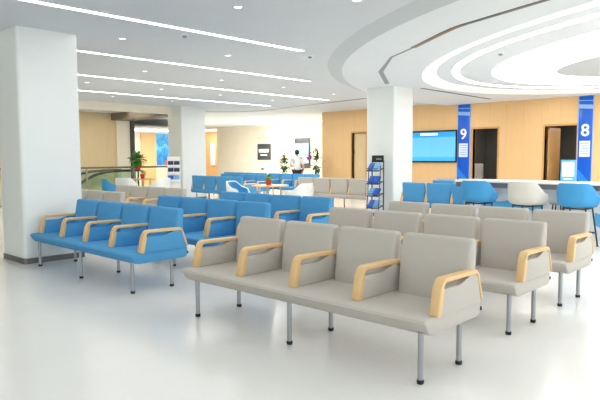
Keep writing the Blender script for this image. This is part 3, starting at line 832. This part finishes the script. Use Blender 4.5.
bm = bmesh.new(); prism_xz(bm, [(-.36, .3), (-.335, .9), (-.315, 1.15), (-.29, 1.175), (-.2, 1.175), (-.18, 1.15), (-.17, .72), (-.185, .72), (-.2, 1.12), (-.215, 1.145), (-.275, 1.145), (-.3, 1.12), (-.318, .9), (-.335, .3)], -.235, .235, .006, 2)
o = tag(obj('coat', bm, M['white_cloth']), 'white coat hung over the black office chair in the dark doorway', 'coat'); o.location = (18.2, 9.3, 0); o.rotation_euler = (0, 0, .2)

# ------------------------------------------------------------------ the person
def skin_mesh(name, verts, edges, radii, material, parent, sub=2, root=0):
    me = bpy.data.meshes.new(name); me.from_pydata(verts, edges, [])
    o = bpy.data.objects.new(name, me); COL.objects.link(o)
    sm = o.modifiers.new('s', 'SKIN'); sm.use_smooth_shade = True; sm.branch_smoothing = .4
    for i, r in enumerate(radii):
        r = r if isinstance(r, tuple) else (r, r); me.skin_vertices[0].data[i].radius = r
    for v in me.skin_vertices[0].data: v.use_root = False
    me.skin_vertices[0].data[root].use_root = True
    o.modifiers.new('u', 'SUBSURF').levels = sub
    dg = bpy.context.evaluated_depsgraph_get(); dg.update(); m2 = bpy.data.meshes.new_from_object(o.evaluated_get(dg)); bpy.data.objects.remove(o)
    m2.materials.clear(); m2.materials.append(material)
    for p in m2.polygons: p.use_smooth = True
    q = bpy.data.objects.new(name, m2); COL.objects.link(q)
    if parent is not None: q.parent = parent
    return q
# local frame: faces +X, stands on z = 0, height 1.68
person = thing('person', 'person in a white top and dark trousers standing before the blue display', 'person', (15.8, 15.27, 0), math.radians(62))
V = [(0, 0, .93), (0, 0, 1.08), (.0, 0, 1.25), (-.005, 0, 1.38), (0, 0, 1.44), (.012, 0, 1.50)]
Ed = [(0, 1), (1, 2), (2, 3), (3, 4), (4, 5)]; Rr = [(.125, .15), (.105, .125), (.115, .145), (.085, .13), (.052, .052), (.05, .05)]
def chain(start, pts, rs):
    p = start
    for q, r in zip(pts, rs): V.append(q); Rr.append(r); Ed.append((p, len(V) - 1)); p = len(V) - 1
    return p
for s in (-1, 1):
    chain(0, [(0, s * .09, .86), (.01, s * .095, .62), (.015, s * .10, .47), (-.01, s * .105, .28), (-.02, s * .11, .09), (.04, s * .115, .045), (.13, s * .13, .03)], [.088, .072, .055, .054, .036, .038, .03])
    arm = [(0, s * .175, 1.37), (-.02, s * .215, 1.2), (-.01, s * .245, 1.08), (.05, s * .255, .95), (.09, s * .25, .84)] if s < 0 else \
          [(0, s * .175, 1.37), (.01, s * .215, 1.2), (.03, s * .235, 1.09), (.17, s * .19, 1.06), (.27, s * .12, 1.07)]
    w = chain(3, arm, [.058, .046, .04, .036, .026])
    wr = Vector(V[w]); el = Vector(V[w - 1]); d = (wr - el).normalized()
    side = Vector((0, 1, 0)) if s < 0 else Vector((0, 0, 1)); fw = Vector((1, 0, 0)) if s < 0 else Vector((0, 1, 0))
    palm = chain(w, [tuple(wr + d * .05)], [(.03, .022)])
    pc = Vector(V[palm])
    for k, (off, L) in enumerate(((-.024, .066), (-.008, .076), (.008, .072), (.024, .056))):
        b = pc + d * .035 + fw * off if s < 0 else pc + d * .035 + side * off
        cur = side * (-s * .012) if s < 0 else fw * (-.012)
        chain(palm, [tuple(b), tuple(b + d * L * .5 + cur), tuple(b + d * L * .9 + cur * 2.6)], [.0095, .009, .0075])
    tb = pc + (fw if s < 0 else side) * .034 - d * .005
    chain(palm, [tuple(tb), tuple(tb + d * .035 + (fw if s < 0 else side) * .012)], [.011, .009])
body = skin_mesh('body', V, Ed, Rr, M['skin'], person, 2, 0)
# head as part of the same body mesh
bm = bmesh.new(); bm.from_mesh(body.data)
hd = bmesh.ops.create_uvsphere(bm, u_segments=24, v_segments=18, radius=1)['verts']
for v in hd:
    x, y_, z = v.co; k = 1 - .22 * max(0, -z) ** 1.5
    v.co = Vector((.02 + x * .098 * k + (.012 if (x > .6 and z < 0) else 0), y_ * .077 * k, 1.568 + z * .115))
def blob(c, r, sc):
    for v in bmesh.ops.create_uvsphere(bm, u_segments=10, v_segments=8, radius=r)['verts']: v.co = Vector((v.co.x * sc[0] + c[0], v.co.y * sc[1] + c[1], v.co.z * sc[2] + c[2]))
blob((.122, 0, 1.555), .016, (1, .8, 1.6)); blob((.11, 0, 1.512), .02, (.5, 1, .35))
for s in (-1, 1): blob((.01, s * .08, 1.56), .022, (.8, .4, 1.4))
for f in bm.faces: f.smooth = True
bm.to_mesh(body.data); bm.free()
for s in (-1, 1):
    obj('eye', lathe(bmesh.new(), [(0, -.009), (.009, -.004), (.011, 0), (.009, .004), (0, .009)], 10, (.108, s * .033, 1.572)), M['hair'], person)
bm = bmesh.new()
for v in bmesh.ops.create_uvsphere(bm, u_segments=28, v_segments=20, radius=1)['verts']:
    x, y_, z = v.co; v.co = Vector((.008 + x * .106, y_ * .088, 1.585 + z * .112))
bmesh.ops.delete(bm, geom=[v for v in bm.verts if (v.co.x > .07 and v.co.z < 1.625) or v.co.z < 1.50 or (v.co.x > .03 and v.co.z < 1.57)], context='VERTS')
bmesh.ops.solidify(bm, geom=bm.faces[:], thickness=.008)
obj('hair', bm, M['hair'], person, 80)
shV = [(0, 0, .90), (0, 0, 1.08), (0, 0, 1.25), (-.005, 0, 1.385), (0, 0, 1.435), (0, -.18, 1.375), (-.02, -.22, 1.2), (-.013, -.237, 1.13), (0, .18, 1.375), (.01, .22, 1.2), (.02, .232, 1.13)]
skin_mesh('shirt', shV, [(0, 1), (1, 2), (2, 3), (3, 4), (3, 5), (5, 6), (6, 7), (3, 8), (8, 9), (9, 10)], [(.142, .168), (.125, .145), (.135, .168), (.115, .165), (.068, .075), .085, .068, .062, .085, .068, .062], M['white_cloth'], person)
trV = [(0, 0, .95)]; trE = []; trR = [(.135, .158)]
for s in (-1, 1):
    p = 0
    for q, r in zip([(0, s * .09, .86), (.01, s * .095, .62), (.012, s * .10, .45), (-.008, s * .105, .28), (-.018, s * .11, .10)], [.1, .086, .073, .07, .062]):
        trV.append(q); trR.append(r); trE.append((p, len(trV) - 1)); p = len(trV) - 1
skin_mesh('trousers', trV, trE, trR, M['dark_cloth'], person)
for s in (-1, 1):
    bm = bmesh.new(); box(bm, -.07, .19, s * .12 - .045, s * .12 + .045, 0, .075, bev=.03, seg=3); obj('shoe', bm, M['black_rubber'], person)

# ------------------------------------------------------------------ light
KEY = .36
def area(name, loc, rot, sx, sy, power, col=(1, 1, 1)):
    l = bpy.data.lights.new(name, 'AREA'); l.shape = 'RECTANGLE'; l.size = sx; l.size_y = sy; l.energy = power * KEY; l.color = col
    o = bpy.data.objects.new(name, l); COL.objects.link(o); o.location = loc; o.rotation_euler = rot; return o
area('window_daylight', (5.5, -8.95, 1.7), (math.radians(90), 0, 0), 22, 2.4, 1450, (.88, .94, 1))
area('hall_fill', (3.6, 3.8, HD - .05), (0, 0, 0), 5, 5, 120, (1, .99, .97))  # added overhead fill, no such fixture in the ceiling
area('hall_fill', (7.8, 10.6, H - .03), (0, 0, 0), 8, 7, 290, (1, .99, .97))  # second added fill, above the blue and rear benches
area('back_wall_fill', (-5.9, 3, 1.6), (math.radians(90), 0, math.radians(-90)), 20, 2.4, 340, (.95, .98, 1))  # added fill from behind the camera; the wall there has no opening
area('cove_lamp', (19.4, 20.3, H - .06), (0, 0, 0), 3.6, 4, 500, (1, .95, .86))
area('lobby_lamp', (14.8, 24.4, 2.6), (0, 0, 0), 4, 2, 260, (1, .96, .9))
area('corridor_lamp', (22.9, 29.8, H - .06), (0, 0, 0), 1.4, 3, 110, (1, .96, .9))
area('atrium_fill', (7.5, 19.0, H - .05), (0, 0, 0), 8, 1.5, 260, (1, .95, .85))  # fill added to lift the dark well beyond the railing
for x, yy in ((1.0, -5), (-2.5, 0), (-3.5, 7), (2.0, -1.6)):
    area('rear_hall_fill', (x, yy, HD - .05), (0, 0, 0), 3.4, 3.4, 55, (1, .99, .97))  # unseen fill panels added behind and beside the camera
for yy in (5.9, 8.6): area('office_fill', (18.6, yy, 2.66), (0, 0, 0), .6, .6, 70, (1, .97, .92))  # fill added so the rooms do not go black
def lamp(x, yy, z, power, col=(1, .985, .95)):  # serves the built spotlights and the added fill positions
    l = bpy.data.lights.new('spot_fill_lamp', 'AREA'); l.shape = 'DISK'; l.size = .12; l.energy = power; l.color = col
    o = bpy.data.objects.new('spot_fill_lamp', l); COL.objects.link(o); o.location = (x, yy, z)
for x, yy in spots:
    if x > 12: lamp(x, yy, H - .015, 20)
for x in (15.8,):
    for yy in (4.2, 6.6, 9.0): lamp(x, yy, HD - .015, 9)  # added to brighten the timber wall, no fixtures here
for x, yy in ((15.6, 11.2), (15.6, 13.4)): lamp(x, yy, H - .015, 8)  # more added wall fill without fixtures
for x, yy in ((14.8, 15.5), (16.5, 17.5), (18.0, 23.5), (13.5, 14.6)): lamp(x, yy, H - .015, 26)  # added fill for the far end of the hall, no fixtures
w = bpy.data.worlds.new('sky'); SC.world = w; w.use_nodes = True
w.node_tree.nodes['Background'].inputs[0].default_value = (.86, .94, 1, 1); w.node_tree.nodes['Background'].inputs[1].default_value = .5

# ------------------------------------------------------------------ camera
cam = bpy.data.cameras.new('camera'); co = bpy.data.objects.new('camera', cam); COL.objects.link(co); SC.camera = co
th, ph, ro = math.radians(43.7534), math.radians(4.70096), math.radians(-.20506)
F = Vector((math.cos(th) * math.cos(ph), math.sin(th) * math.cos(ph), -math.sin(ph))); R = Vector((math.sin(th), -math.cos(th), 0)); U = R.cross(F)
R, U = R * math.cos(ro) + U * math.sin(ro), U * math.cos(ro) - R * math.sin(ro)
mw = Matrix((R, U, -F)).transposed().to_4x4(); mw.translation = Vector((0, 0, 1.4)); co.matrix_world = mw
cam.sensor_fit = 'HORIZONTAL'; cam.sensor_width = 36; cam.lens = 591.83 / 600 * 36; cam.shift_y = 6.0624 / 600; cam.clip_end = 200
vs = SC.view_settings; SC.display_settings.display_device = 'sRGB'
vs.view_transform = 'Standard'; vs.look = 'None'; vs.gamma = 1; vs.use_curve_mapping = False; vs.exposure = 0.1
SC.cycles.max_bounces = 8; SC.cycles.diffuse_bounces = 6; SC.cycles.transparent_max_bounces = 12
